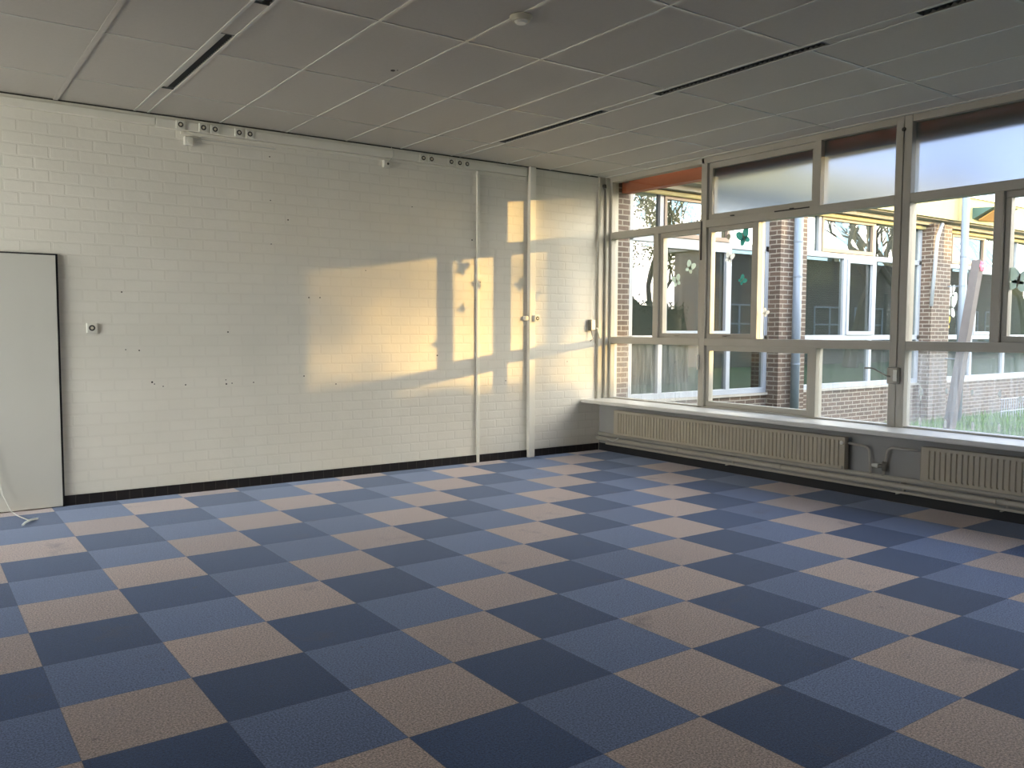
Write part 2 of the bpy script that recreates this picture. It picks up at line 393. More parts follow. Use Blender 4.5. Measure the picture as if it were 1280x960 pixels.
# window_1 : the narrow bay in the corner
w1 = frame_base('window_1', 4.70, 3.16, 'narrow corner window bay with clear panes')
bm = new()
member(bm, 4.62, 4.70, .60, CEIL); member(bm, 3.16, 4.62, .60, ZB); member(bm, 3.20, 4.62, ZM0, ZM1); member(bm, 3.20, 4.62, ZT0, ZT1); member(bm, 3.16, 4.62, ZH, CEIL)
member(bm, 3.83, 3.91, ZM1, ZT0)
obj('window_frame', bm, M['frame'], w1)
pane(3.20, 4.62, ZB, ZM0, M['glass_haze'], w1); pane(3.91, 4.62, ZM1, ZT0, M['glass'], w1); pane(3.20, 4.62, ZT1, ZH, M['glass'], w1)
sash(3.205, 3.83, ZM1, ZT0, w1); stay(3.56, 1.418, w1)
def bay(name, yh, label, cas_left=True, detail=True, frost=True):
    """a wide bay 2.185 m from post centre to post centre, top edge yh = centre line of its left post"""
    w = frame_base(name, yh, yh - 2.185, label)
    a = yh - .04; b = yh - 2.175; yl = yh - 2.185 - .075
    bm = new()
    member(bm, a, yh + .04, .60, CEIL)
    member(bm, b, a, .60, ZB); member(bm, b, a, ZM0, ZM1); member(bm, b, a, ZT0, ZT1); member(bm, b, a, ZH, CEIL)
    member(bm, yh - 1.43, yh - 1.36, ZT1, ZH); member(bm, yh - 1.435, yh - 1.36, ZB, ZM0); member(bm, yh - .73, yh - .67, ZM1, ZT0)
    obj('window_frame', bm, M['frame'], w)
    pane(b, yh - .73, ZM1, ZT0, M['glass'], w)
    pane(b, yh - 1.435, ZB, ZM0, M['glass_haze_low'], w)
    frosted(b, yh - 1.43, ZT1, ZH, w)
    sash(yh - .67, a, ZM1, ZT0, w); stay(yh - .30, 1.418, w)
    sash(yh - 1.36, a, ZB, ZM0, w, wb=.055); sash(yh - 1.36, a, ZT1, ZH, w, fr=True, wb=.06)
    if detail:
        bm = new()
        box(bm, XF - .004, XF + .01, 2.84 - 1.0, 2.24, 2.652, 2.664); box(bm, XF - .010, XF + .01, 2.02, 2.06, 2.655, 2.672)
        box(bm, XF - .004, XF + .01, 2.75, 2.795, 2.672, 2.684)
        obj('window_catch', bm, M['hole'], w)
    return w
w2 = bay('window_2', 3.16, 'wide middle window bay with frosted panes along its top')
# post between window_2 and window_3 : double, with a central seam
def big_bay(name, yh, label, haze):
    w = frame_base(name, yh, yh - 2.04, label)
    b = yh - 2.04
    bm = new()
    member(bm, b, yh, .60, ZB); member(bm, b, yh, ZM0, ZM1); member(bm, b, yh, ZT0, ZT1); member(bm, b, yh, ZH, CEIL)
    member(bm, .075 - .84 + yh, .145 - .84 + yh, ZM1, ZT0); member(bm, -.62 - .84 + yh, -.55 - .84 + yh, ZM1, ZT0)
    obj('window_frame', bm, M['frame'], w)
    o = yh - .84
    pane(.145 + o, yh, ZM1, ZT0, M['glass'], w); sash(-.55 + o, .075 + o, ZM1, ZT0, w); pane(b, -.62 + o, ZM1, ZT0, M['glass'], w)
    pane(b, yh, ZB, ZM0, M[haze], w); frosted(b, yh, ZT1, ZH, w)
    return w
def post(y0, y1, parent):
    bm = new(); ym = (y0 + y1) / 2
    member(bm, y0, ym - .002, .60, CEIL, XF - .004); member(bm, ym + .002, y1, .60, CEIL, XF - .004)
    return obj('window_post', bm, M['frame'], parent)
post(.84, .985, w2)
M['glass_haze_mid'] = glass_mat('misted_glass_wide', tint=(.90, .93, .95), haze=.16, haze_z=(.55, 1.45))
w3 = big_bay('window_3', .84, 'right window bay, its lower pane misted and dotted with white stickers', 'glass_haze_mid')
post(-1.345, -1.20, w3)
w4 = big_bay('window_4', -1.345, None, 'glass'); post(-3.53, -3.385, w4)
w5 = big_bay('window_5', -3.53, None, 'glass'); post(-6.0, -5.57, w5)
# details on the first post: dark strip and pale bolt
bm = new(); box(bm, XF - .006, XF, 3.175, 3.195, 2.24, 2.66); obj('window_strip', bm, M['hole'], w2)
bm = new(); cyl(bm, (XF - .012, 3.19, 1.05), (XF - .012, 3.19, 1.215), .012, 10); obj('window_bolt', bm, M['plastic'], w2)
bm = new(); cyl(bm, (XF - .01, .915, 3.215), (XF, .915, 3.215), .018, 12); obj('rod_guide', bm, M['hole'], w2)

w6 = sempty('fill_window', (X0 - .07, 2.5, .85), 'window band added in the unseen left wall to let in fill light')  # invented window, brings fill light in from the left
bm = new(); xa, xb = X0 - .12, X0 - .04
box(bm, xa, xb, 1.1, 4.4, .85, .92); box(bm, xa, xb, 1.1, 4.4, 3.08, 3.15); box(bm, xa, xb, 1.1, 4.4, 2.3, 2.36)
for k in range(4):
    yy = min(max(1.1 + k * 1.1, 1.13), 4.37); box(bm, xa, xb, yy - .03, yy + .03, .92, 3.08)
obj('window_frame', bm, M['frame'], w6)
bm = new(); box(bm, X0 - .085, X0 - .08, 1.1, 4.4, .92, 3.08); obj('pane', bm, M['glass'], w6)
# window sill
bm = new(); box(bm, 4.215, XF, Y0, YW, .597, .640, .008); struct(obj('trim_1', bm, M['sill']), 'long white window sill above the radiators')
# grey guide box in the corner between brick wall and frame
bm = new(); box(bm, 4.455, 4.50, YW - .035, YW, .640, CEIL - .01, .003); box(bm, 4.499, 4.561, YW - .02, YW, .640, CEIL - .01, .003); box(bm, 4.56, XF, YW - .05, YW, .640, CEIL - .01, .003)
struct(obj('trim_2', bm, M['frame']), 'painted batten in the corner between brick wall and window')

# ------------------------------------------------------------------ door
d1 = sempty('door_1', (-1.9, YW, 0), 'flush white door with a thin black gap round it')
bm = new(); box(bm, -2.40, -1.419, YW - .045, YW - .004, .008, 2.070, .002); obj('door_leaf', bm, M['door'], d1)
bm = new(); box(bm, -1.418, -1.402, YW - .03, YW, 0, 2.083); box(bm, -2.43, -1.418, YW - .03, YW, 2.071, 2.083); box(bm, -2.43, -2.404, YW - .03, YW, 0, 2.069)
obj('door_gap', bm, M['black'], d1)
bm = new(); cyl(bm, (-2.30, YW - .045, 1.05), (-2.30, YW - .09, 1.05), .012, 12); cyl(bm, (-2.31, YW - .085, 1.05), (-2.18, YW - .085, 1.05), .010, 12)
obj('door_handle', bm, M['steel'], d1)

# ------------------------------------------------------------------ trunking, sockets
bm = new(); box(bm, -5.9, -.622, YW - .038, YW, 3.222, 3.290, .003); box(bm, -.618, 3.36, YW - .038, YW, 3.212, 3.290, .003)
box(bm, -5.9, 3.36, YW - .018, YW, 3.290, 3.316, .002)
tag(obj('cable_trunking', bm, M['trunk']), 'long white cable trunking along the top of the brick wall', 'cable trunking')
bm = new(); box(bm, -.41, 2.69, YW - .016, YW, 3.182, 3.208, .002); box(bm, 2.69, 3.36, YW - .02, YW, 3.165, 3.205, .002)
tag(obj('slim_trunking', bm, M['trunk']), 'slim white cable trunking directly below the wide one', 'cable trunking')
bm = new(); box(bm, 3.395, 3.478, YW - .055, YW, 0, CEIL - .006, .004)
tag(obj('vertical_duct', bm, M['trunk']), 'wide white vertical cable duct from ceiling to floor on brick wall', 'cable duct')
bm = new(); box(bm, 2.695, 2.728, YW - .028, YW, 0, 3.20, .003)
tag(obj('vertical_conduit', bm, M['trunk']), 'narrow white vertical conduit left of the wide duct', 'conduit')
def socket(x, z, s, label, group, y=YW, d=.022, cat='power socket'):
    t = thing('power_socket', label, cat, (x, y, z - s / 2), group)
    bm = new(); box(bm, x - s / 2, x + s / 2, y - d, y, z - s / 2, z + s / 2, .004); obj('plate', bm, M['plastic'], t)
    bm = new(); cyl(bm, (x, y - d - .003, z), (x, y - d + .002, z), s * .30, 20); ol = obj('outlet', bm, M['hole'], t)
    bm = new(); cyl(bm, (x, y - d - .006, z), (x, y - d - .003, z), s * .15, 14); obj('outlet_core', bm, M['grating'], ol)
    return t
g = 'power sockets set in the high wall trunking'
for x, l in [(-.417, 'leftmost of the five power sockets in the trunking near the door side'), (-.222, 'second power socket from the left in the high trunking'),
             (-.121, 'third power socket from the left in the high trunking'), (.094, 'fourth power socket from the left in the high trunking'),
             (.193, 'fifth power socket from the left in the high trunking, right one of its pair'),
             (2.009, 'left socket of the pair in trunking above the middle of the wall'), (2.106, 'right socket of the pair in trunking above the middle of the wall'),
             (2.348, 'left socket of the row of three in high trunking'), (2.453, 'centre socket of the row of three in high trunking'),
             (2.547, 'right socket of the row of three, above the narrow conduit')]:
    socket(x, 3.255, .076, l, g, YW - .038, .014)
socket(-1.159, 1.482, .082, 'white wall socket on the brick wall beside the door', None)
t = socket(3.485, 1.609, .075, 'white wall socket at mid height on the wide vertical duct', None, YW - .055, .03)
def jbox(x, z, s, label):
    t = thing('junction_box', label, 'junction box', (x, YW, z))
    bm = new(); box(bm, x - s / 2, x + s / 2, YW - .045, YW, z - s / 2, z + s / 2, .005); obj('box_body', bm, M['plastic'], t)
    bm = new(); cyl(bm, (x, YW - .049, z), (x, YW - .044, z), s * .28, 18); obj('lid', bm, M['trunk'], t)
    return t
jbox(-.345, 3.127, .075, 'small white box hanging under the left end of the slim trunking')
t = jbox(1.59, 3.15, .07, 'small white box under the trunking with a wire looping up from it')
bm = new(); cyl(bm, (1.60, YW - .052, 3.15), (1.60, YW - .048, 3.15), .012, 12); obj('outlet', bm, M['hole'], t)
bm = new(); tube(bm, [(1.60, YW - .05, 3.165), (1.62, YW - .065, 3.19), (1.66, YW - .05, 3.23), (1.665, YW - .04, 3.29), (1.64, YW - .04, 3.323)], .0035, 8); obj('wire', bm, M['cable'], t, True)
jb = jbox(3.365, 1.609, .05, 'tiny white box left of the wide vertical duct')
bm = new(); box(bm, -.30, .45, YW - .008, YW, 3.155, 3.163); tag(obj('thin_cable', bm, M['cable']), 'thin white cable clipped below the slim trunking', 'cable')

# ------------------------------------------------------------------ blind winder in the corner
t = thing('blind_winder', 'white blind crank box on the brick wall beside the window corner', 'blind winder', (4.36, YW, 1.5))
bm = new(); box(bm, 4.335, 4.40, YW - .05, YW, 1.475, 1.60, .006); obj('gear_box', bm, M['plastic'], t)
bm = new(); box(bm, 4.325, 4.335, YW - .06, YW, 1.47, 1.605, .002); obj('bracket', bm, M['metal'], t)
bm = new(); tube(bm, arc_pts([(4.40, YW - .03, 1.49), (4.435, YW - .04, 1.505), (4.47, YW - .05, 1.375)], .015), .008, 10); obj('crank', bm, M['plastic'], t, True)
bm = new(); tube(bm, arc_pts([(4.34, YW - .035, 1.475), (4.365, YW - .05, 1.37), (4.30, YW - .07, 1.345)], .015), .006, 10); obj('crank_arm', bm, M['metal'], t, True)
bm = new(); tube(bm, [(4.365, YW - .03, 1.60), (4.385, YW - .035, 2.1), (4.50, YW - .045, 3.20)], .003, 6); tube(bm, [(4.385, YW - .03, 1.60), (4.42, YW - .035, 2.3), (4.52, YW - .045, 3.20)], .003, 6)
obj('cord', bm, M['cable'], t)
bm = new(); box(bm, 4.50, 4.535, YW - .07, YW - .035, 3.19, 3.235, .003); obj('pulley', bm, M['hole'], t)
# winder on the double post
t = thing('window_winder', 'grey metal window winder with crank on the double window post', 'window winder', (XF, .93, 1.02))
bm = new(); box(bm, XF - .05, XF - .004, .872, .975, 1.02, 1.165, .006); obj('gear_box', bm, M['metal'], t)
bm = new(); box(bm, XF - .054, XF - .050, .880, .915, 1.045, 1.145, .001); obj('cover_plate', bm, M['plastic'], t)
bm = new(); tube(bm, arc_pts([(XF - .045, .945, 1.085), (XF - .075, .96, 1.09), (XF - .085, 1.09, 1.155), (XF - .085, 1.165, 1.150)], .02), .0075, 10); obj('crank', bm, M['metal'], t, True)
bm = new(); tube(bm, [(XF - .008, .915, 1.165), (XF - .008, .915, 3.20)], .004, 8); obj('rod', bm, M['metal'], t)

# ------------------------------------------------------------------ radiators and pipes
def radiator(yh, yl, label, valve_low=True):
    t = thing('radiator', label, 'radiator', (4.45, (yh + yl) / 2, .22), 'cream panel radiators under the window sill')
    z0, z1 = .235, .520; xf = 4.415
    bm = new(); pitch = .0333 * 1.35; n = int((yh - yl - .05) / pitch); off = (yh - yl - n * pitch) / 2
    rows = []
    prof = []
    y = yl + off
    for k in range(n):
        prof += [(y, 0), (y + pitch * .12, .011), (y + pitch * .30, .011), (y + pitch * .42, 0)]
        y += pitch
    prof = [(yl, 0)] + prof + [(yh, 0)]
    zs = [(z0, 0), (z0 + .022, 0), (z0 + .034, 1), (z1 - .034, 1), (z1 - .022, 0), (z1, 0)]
    grid = [[bm.verts.new((xf + d * s, yy, zz)) for yy, d in prof] for zz, s in zs]
    for r0, r1 in zip(grid, grid[1:]):
        for k in range(len(prof) - 1): bm.faces.new((r0[k], r0[k + 1], r1[k + 1], r1[k]))
    fp = obj('front_panel', bm, M['radiator'], t)
    bm = new(); box(bm, xf + .012, xf + .022, yl, yh, z0, z1); box(bm, xf + .05, xf + .06, yl, yh, z0, z1)
    box(bm, xf - .002, xf + .062, yl - .004, yl, z0, z1, .002) ; box(bm, xf - .002, xf + .062, yh, yh + .004, z0, z1, .002)
    obj('side_cover', bm, M['radiator'], t)
    bm = new(); box(bm, xf, xf + .06, yl, yh, z1 - .001, z1 + .004); obj('top_grille', bm, M['radiator'], t)
    for yy in (yh - .25, (yh + yl) / 2, yl + .25):
        bm = new(); box(bm, xf + .06, XP - .001, yy - .015, yy + .015, z0 + .05, z1 - .03); obj('wall_bracket', bm, M['metal'], t)
    return t
r1 = radiator(4.32, 1.265, 'long cream panel radiator under the sill, ending left of the valve')
bm = new(); cyl(bm, (4.405, 1.285, .475), (4.395, 1.285, .475), .018, 14); obj('vent_cap', bm, M['plastic'], next(c for c in r1.children if c.name.startswith('front_panel')))
bm = new(); box(bm, 4.41, 4.42, 1.27, 1.29, .235, .262); obj('drain_plug', bm, M['metal'], r1)
radiator(.555, -2.4, 'cream panel radiator at the right edge, right of the valve')
bm = new(); tube(bm, [(4.480, Y0, .208), (4.480, 4.66, .208)], .020, 14)
tag(obj('heating_pipe', bm, M['pipe'], None, True), 'uppermost cream heating pipe running below the radiators', 'pipe', 'horizontal heating pipes under the radiators')
bm = new(); tube(bm, [(4.435, Y0, .160), (4.435, 4.64, .160)], .022, 14)
for y in (3.3, 1.95, -.05, -2.0): cyl(bm, (4.435, y - .007, .160), (4.435, y + .007, .160), .026, 14)
tag(obj('heating_pipe', bm, M['pipe'], None, True), 'thicker middle cream heating pipe below the radiators', 'pipe', 'horizontal heating pipes under the radiators')
bm = new(); tube(bm, [(4.41, Y0, .112), (4.41, 4.45, .112)], .011, 12)
tag(obj('heating_pipe', bm, M['pipe'], None, True), 'lowest thin cream pipe, just above the carpet', 'pipe', 'horizontal heating pipes under the radiators')
bm = new()
bm.free()
for k, y in enumerate((2.6, .75, -.1)):
    bm = new(); box(bm, 4.395, XP - .013, y - .008, y + .008, .092, .100, .001); box(bm, XP - .020, XP, y - .010, y + .010, .092, .20, .001); box(bm, 4.45, XP - .013, y - .008, y + .008, .180, .187, .001)
    tag(obj('pipe_bracket', bm, M['pipe']), ['pipe bracket below the long left radiator', 'pipe bracket just right of the radiator valve', 'pipe bracket below the right radiator, near the photo edge'][k], 'bracket', 'brackets of the heating pipes')
# cream cable looping round the pipes at the corner
bm = new(); tube(bm, arc_pts([(4.47, 4.68, .15), (4.42, 4.45, .165), (4.395, 4.30, .150), (4.40, 4.22, .20)], .03), .006, 8)
tag(obj('cable_loop', bm, M['cable'], None, True), 'pale cable looping round the pipes near the corner', 'cable')
# connecting pipes between the radiators
bm = new(); tube(bm, arc_pts([(4.47, 1.262, .468), (4.475, 1.06, .455), (4.475, 1.04, .20)], .05), .011, 12)
tag(obj('radiator_connector', bm, M['pipe'], None, True), 'bent cream pipe from the left radiator down to the heating pipe', 'pipe')
bm = new(); tube(bm, arc_pts([(4.475, .57, .475), (4.475, .885, .475), (4.475, .925, .20)], .06), .011, 12)
rc = tag(obj('radiator_connector', bm, M['pipe'], None, True), 'bent cream pipe with a valve from the right radiator', 'pipe')
t = thing('radiator_valve', 'radiator valve with pale knob on the bent pipe between radiators', 'valve', (4.475, .93, .30))
bm = new(); cyl(bm, (4.475, .912, .262), (4.475, .912, .345), .020, 12); cyl(bm, (4.475, .912, .302), (4.475, .975, .302), .015, 12); obj('valve_body', bm, M['metal'], t, True)
bm = new(); cyl(bm, (4.475, .965, .302), (4.475, 1.025, .302), .022, 14, .018); obj('knob', bm, M['plastic'], t)

# ------------------------------------------------------------------ cable by the door
bm = new(); tube(bm, [(-1.90, 4.63, .55), (-1.875, 4.625, .30), (-1.85, 4.60, .16), (-1.80, 4.55, .03), (-1.765, 4.46, .006), (-1.735, 4.33, .006), (-1.705, 4.20, .006)], .0042, 8)
tag(obj('loose_cable', bm, M['cable'], None, True), 'thin pale cable hanging in front of the door onto the carpet', 'cable')
bm = new(); tube(bm, [(-1.77, 4.06, .010), (-1.745, 4.14, .011), (-1.70, 4.21, .012), (-1.65, 4.235, .012)], .008, 8)
tag(obj('cable_end', bm, M['whitest'], None, True), 'short white curved cable end lying on the carpet by the door', 'cable')

# ------------------------------------------------------------------ stickers on the glass
def blob(bm, y, z, pts, x=XG - .0012, th=.0012, s=1., rot=0.):
    vs = []
    c, sn = math.cos(rot), math.sin(rot)
    f = [bm.verts.new((x, y + s * (a * c - b * sn), z + s * (a * sn + b * c))) for a, b in pts]
    g2 = [bm.verts.new((x + th, v.co.y, v.co.z)) for v in f]
    bm.faces.new(f[::-1]); bm.faces.new(g2)
    for k in range(len(f)): bm.faces.new((f[k], f[(k + 1) % len(f)], g2[(k + 1) % len(f)], g2[k]))
def ell(rx, ry, cx=0, cy=0, n=14, a=0):
    o = []
    for k in range(n):
        t = 2 * PI * k / n; u, v = rx * math.cos(t), ry * math.sin(t)
        o.append((cx + u * math.cos(a) - v * math.sin(a), cy + u * math.sin(a) + v * math.cos(a)))
    return o
def butterfly(y, z, mat, label, s=1., rot=0., x=XG - .0012, body=None):
    t = thing('butterfly_sticker', label, 'sticker', (x, y, z), 'butterfly stickers on the window panes')
    bm = new()
    blob(bm, y, z, ell(.026, .040, .024, .022, a=-.6), x, s=s, rot=rot); blob(bm, y, z, ell(.026, .040, -.024, .022, a=.6), x, s=s, rot=rot)
    blob(bm, y, z, ell(.018, .028, .018, -.022, a=.7), x, s=s, rot=rot); blob(bm, y, z, ell(.018, .028, -.018, -.022, a=-.7), x, s=s, rot=rot)
    obj('wing', bm, mat, t)
    bm = new(); blob(bm, y, z, ell(.005, .036), x - .0006, .0006, s=s, rot=rot); obj('body', bm, body or M['greyst'], t)
    return t
XS = XF + .065 - .0012
butterfly(3.40, 2.175, M['mint'], 'pale butterfly sticker on the corner window, the higher one', 1.25, .5, XS)
butterfly(3.60, 2.035, M['mint'], 'pale butterfly sticker on the corner window, the lower one', 1.2, -.3, XS)
butterfly(2.665, 2.445, M['teal'], 'teal butterfly sticker at the top of the middle casement', 1.55, -.4, XS)
butterfly(2.85, 2.245, M['whitest'], 'white butterfly sticker left of the teal one, in the casement centre', 1.1, .4, XS)
butterfly(2.675, 2.003, M['teal'], 'teal butterfly sticker low in the middle casement', .9, .9, XS)
butterfly(2.365, 1.66, M['whitest'], 'small white butterfly sticker on the wide pane before the brick pier', .75, .6)
butterfly(-.03, 1.88, M['mint'], 'pale butterfly sticker at the right edge casement', 1.7, .2, XS)
bm = new(); blob(bm, 2.865, 2.47, ell(.026, .03), XS); tag(obj('round_sticker', bm, M['greyst']), 'small round grey sticker near the top of the middle casement', 'sticker')
drop = ell(.011, .024)
def ordn(k): return ['first', 'second', 'third', 'fourth', 'fifth'][k]
for k, (y, z) in enumerate([(.712, .965), (.492, .981), (.281, .981), (.067, .982), (-.088, .95)]):
    bm = new(); blob(bm, y + .003, z, ell(.013, .026) if k else [(-.02, -.03), (.015, -.035), (.02, 0), (.008, .04), (-.012, .02)])
    if k == 0: blob(bm, y + .006, z - .055, ell(.006, .03))
    tag(obj('drop_sticker', bm, M['whitest']), '%s sticker from the left in the upper row on the right lower pane' % ordn(k), 'sticker', 'white stickers on the misted lower pane')
for k, (y, z) in enumerate([(.717, .705), (.495, .705), (.271, .708), (.064, .715)]):
    bm = new(); blob(bm, y, z, [(-.010, -.035), (.010, -.035), (.010, .020), (.004, .034), (-.006, .030), (-.010, .018)])
    tag(obj('candle_sticker', bm, M['whitest']), '%s candle-like sticker from the left in the bottom row on the right lower pane' % ordn(k), 'sticker', 'white stickers on the misted lower pane')

# ------------------------------------------------------------------ outside : the school wing
wing = thing('school_wing', 'low brick school wing with white windows and a cream fascia outside', 'building', (5.0, 4.7, -.15))
GZ = -.10
bm = new()
box(bm, 4.73, 4.95, 4.65, 4.93, GZ, 3.34)                      # return of the corner
box(bm, 4.95, 24, 4.66, 4.93, GZ, .55)                         # base below the windows
piers = [(7.69, 8.30), (11.80, 12.40), (16.5, 17.1), (21.0, 21.6)]
for a, b in piers: box(bm, a, b, 4.46, 4.93, GZ, 3.30)
obj('brick_wall', bm, M['brick'], wing)
bm = new(); box(bm, 4.95, 24, 4.63, 4.75, .55, .585); obj('concrete_ledge', bm, M['concrete'], wing)
bm = new(); box(bm, 4.80, 24, 4.30, 4.36, 3.36, 3.78); obj('fascia', bm, M['fascia'], wing)
bm = new(); box(bm, 4.80, 24, 4.27, 4.40, 3.78, 3.83); obj('roof_edge', bm, M['sill'], wing)
bm = new(); box(bm, 4.80, 24, 4.36, 4.93, 3.34, 3.38); box(bm, 4.80, 24, 4.52, 4.60, 3.27, 3.34); obj('soffit', bm, M['soffit'], wing)
bm = new(); box(bm, 4.95, 24, 4.60, 4.64, 3.20, 3.26, .01); obj('head_rail', bm, M['fascia'], wing)
bm = new(); box(bm, 4.80, 24, 4.40, 7.2, 3.70, 3.80); obj('roof', bm, M['soffit'], wing)
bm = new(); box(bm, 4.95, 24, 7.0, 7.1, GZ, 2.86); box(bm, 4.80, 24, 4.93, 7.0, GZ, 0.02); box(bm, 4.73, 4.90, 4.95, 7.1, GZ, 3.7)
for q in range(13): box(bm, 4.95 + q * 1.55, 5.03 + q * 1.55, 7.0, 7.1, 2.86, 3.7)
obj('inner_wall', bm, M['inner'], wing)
secs = [(4.95, 7.69, [5.52, 6.85], [5.52, 6.85]), (8.30, 11.80, [8.90, 10.36], [9.58, 10.40]), (12.40, 16.5, [12.75, 14.0, 15.3], [13.62, 14.9]),
        (17.1, 21.0, [18.3, 19.7], [18.3, 19.7])]
WY0, WY1 = 4.66, 4.74
for si, (a, b, up, lo) in enumerate(secs):
    bm = new()
    for z0, z1 in ((.585, .66), (1.33, 1.41), (2.60, 2.68), (3.22, 3.34)): box(bm, a, b, WY0, WY1, z0, z1, .004)
    for x in (a + .035, b - .035): box(bm, x - .035, x + .035, WY0, WY1, .66, 3.22, .003)
    for x in up: box(bm, x - .035, x + .035, WY0, WY1, 2.68, 3.22, .003)
    for x in lo: box(bm, x - .04, x + .04, WY0, WY1, 1.41, 2.60, .003)
    for x in (lo if si != 1 else [9.0, 10.32]): box(bm, x - .04, x + .04, WY0, WY1, .66, 1.33, .003)
    wf = obj('window_frame', bm, M['wing_frame'], wing)
    e = [a + .07] + up + [b - .07]
    for k in range(len(e) - 1):
        x0, x1 = e[k] + (.035 if k else 0), e[k + 1] - (.035 if k < len(e) - 2 else 0)
        if (si == 1 and k == 1) or (si == 0 and k == 1) or (si == 2 and k in (1,)):
            bm = new()
            for q in ((x0, x1, 2.68, 2.74), (x0, x1, 3.16, 3.22), (x0, x0 + .05, 2.74, 3.16), (x1 - .05, x1, 2.74, 3.16)):
                box(bm, q[0], q[1], WY0 - .015, WY0 + .03, q[2], q[3], .003)
            obj('wooden_sash', bm, M['wing_wood'], wing)
        bm = new(); box(bm, x0, x1, 4.70, 4.706, 2.68, 3.22); obj('pane', bm, M['wing_glass'], wf)
    e = [a + .07] + lo + [b - .07]
    for k in range(len(e) - 1):
        x0, x1 = e[k] + (.04 if k else 0), e[k + 1] - (.04 if k < len(e) - 2 else 0)
        if (si, k) in ((1, 1), (0, 1), (2, 1)):
            bm = new()
            for q in ((x0, x1, 1.41, 1.47), (x0, x1, 2.54, 2.60), (x0, x0 + .055, 1.47, 2.54), (x1 - .055, x1, 1.47, 2.54)):
                box(bm, q[0], q[1], WY0 - .02, WY0 + .03, q[2], q[3], .003)
            obj('casement', bm, M['wing_frame'], wing)
        bm = new(); box(bm, x0, x1, 4.70, 4.706, 1.41, 2.60); obj('pane', bm, M['wing_glass'], wf)
    bm = new(); box(bm, a + .07, b - .07, 4.70, 4.706, .66, 1.33); obj('pane', bm, M['wing_glass'], wf)
def downpipe(x, y, label, top, zt=3.80):
    t = thing('downpipe', label, 'downpipe', (x, y, GZ), 'downpipes on the brick piers outside')
    bm = new(); tube(bm, [(x, y, GZ), (x, y, zt)], .062, 16); obj('pipe', bm, M['zinc'], t, True)
    for z in (1.0, 2.25, 2.75):
        bm = new(); cyl(bm, (x, y, z - .012), (x, y, z + .012), .068, 16)
        if z < 2.5: box(bm, x - .01, x + .01, y + .05, 4.458, z - .01, z + .01)
        obj('clip', bm, M['zinc'], t)
downpipe(7.985, 4.385, 'blue-grey downpipe on the nearer brick pier outside', 0, 3.34)
downpipe(12.32, 4.205, 'blue-grey downpipe on the farther brick pier outside, crossing the fascia', 0)
bm = new(); tube(bm, arc_pts([(11.95, 4.40, 3.30), (11.80, 4.40, 3.05), (11.72, 4.42, 1.9)], .1), .03, 10)
tag(obj('drain_pipe', bm, M['wing_frame'], None, True), 'thin white bent drain pipe left of the farther brick pier', 'pipe')
# wedge lamp on the fascia
t = thing('fascia_lamp', 'dark green wedge lamp projecting from the cream fascia', 'outdoor lamp', (13.0, 4.30, 3.5))
bm = new()
vs = [bm.verts.new(v) for v in ((12.75, 4.30, 3.42), (12.75, 4.30, 3.62), (12.75, 3.95, 3.60), (13.65, 4.30, 3.46), (13.65, 4.30, 3.66), (13.65, 3.95, 3.64))]
for f in ((0, 1, 2), (5, 4, 3), (0, 3, 4, 1), (1, 4, 5, 2), (2, 5, 3, 0)): bm.faces.new([vs[k] for k in f])
obj('lamp_housing', bm, M['greenp'], t)
bm = new(); vs = [bm.verts.new(v) for v in ((12.9, 4.26, 3.405), (13.6, 4.26, 3.44), (13.6, 3.99, 3.60), (12.9, 3.99, 3.56), (12.9, 4.26, 3.43), (13.6, 4.26, 3.465), (13.6, 3.99, 3.62), (12.9, 3.99, 3.58))]
for f in ((0, 1, 2, 3), (7, 6, 5, 4), (0, 4, 5, 1), (1, 5, 6, 2), (2, 6, 7, 3), (3, 7, 4, 0)): bm.faces.new([vs[k] for k in f])
obj('underside', bm, M['orangep'], t)
# our own building, seen from inside only: eave beam and roof
bm = new(); box(bm, 4.80, 4.92, Y0, 4.64, 3.155, 3.32); struct(obj('trim_3', bm, M['rust']), 'red-brown beam outside above the window panes')
bm = new(); box(bm, X0 - .15, 4.95, Y0 - .15, 4.64, CEIL + .125, CEIL + .3); struct(obj('trim_4', bm, M['soffit']))
bm = new(); box(bm, 4.73, 4.80, Y0, 4.64, .56, .62); struct(obj('trim_5', bm, M['concrete']))
# stickers on the wing's windows
def bf2(x, z, mat, label, s): 
    t = thing('butterfly_sticker', label, 'sticker', (x, 4.69, z), 'stickers on the windows of the wing')
    bm = new()
    for cx, cz, rx, rz, a in ((.03, .03, .03, .05, -.6), (-.03, .03, .03, .05, .6), (.02, -.03, .02, .035, .7), (-.02, -.03, .02, .035, -.7)):
        p = ell(rx * s, rz * s, cx * s, cz * s, a=a)
        f = [bm.verts.new((x + u, 4.694, z + v)) for u, v in p]; g2 = [bm.verts.new((x + u, 4.698, z + v)) for u, v in p]
        bm.faces.new(f); bm.faces.new(g2[::-1])
        for k in range(len(f)): bm.faces.new((f[(k + 1) % len(f)], f[k], g2[k], g2[(k + 1) % len(f)]))
    obj('wing', bm, mat, t)
    bm = new(); box(bm, x - .006 * s, x + .006 * s, 4.690, 4.694, z - .05 * s, z + .05 * s); obj('body', bm, M['hole'], t)
bf2(12.93, 2.19, M['whitest'], 'small white sticker high on the far wing window', 1.6)
bf2(12.90, 1.93, M['mint'], 'large pale green butterfly on the far wing window', 3.4)
bf2(12.80, 1.62, M['yellow'], 'narrow yellow sticker low on the far wing window', 1.6)

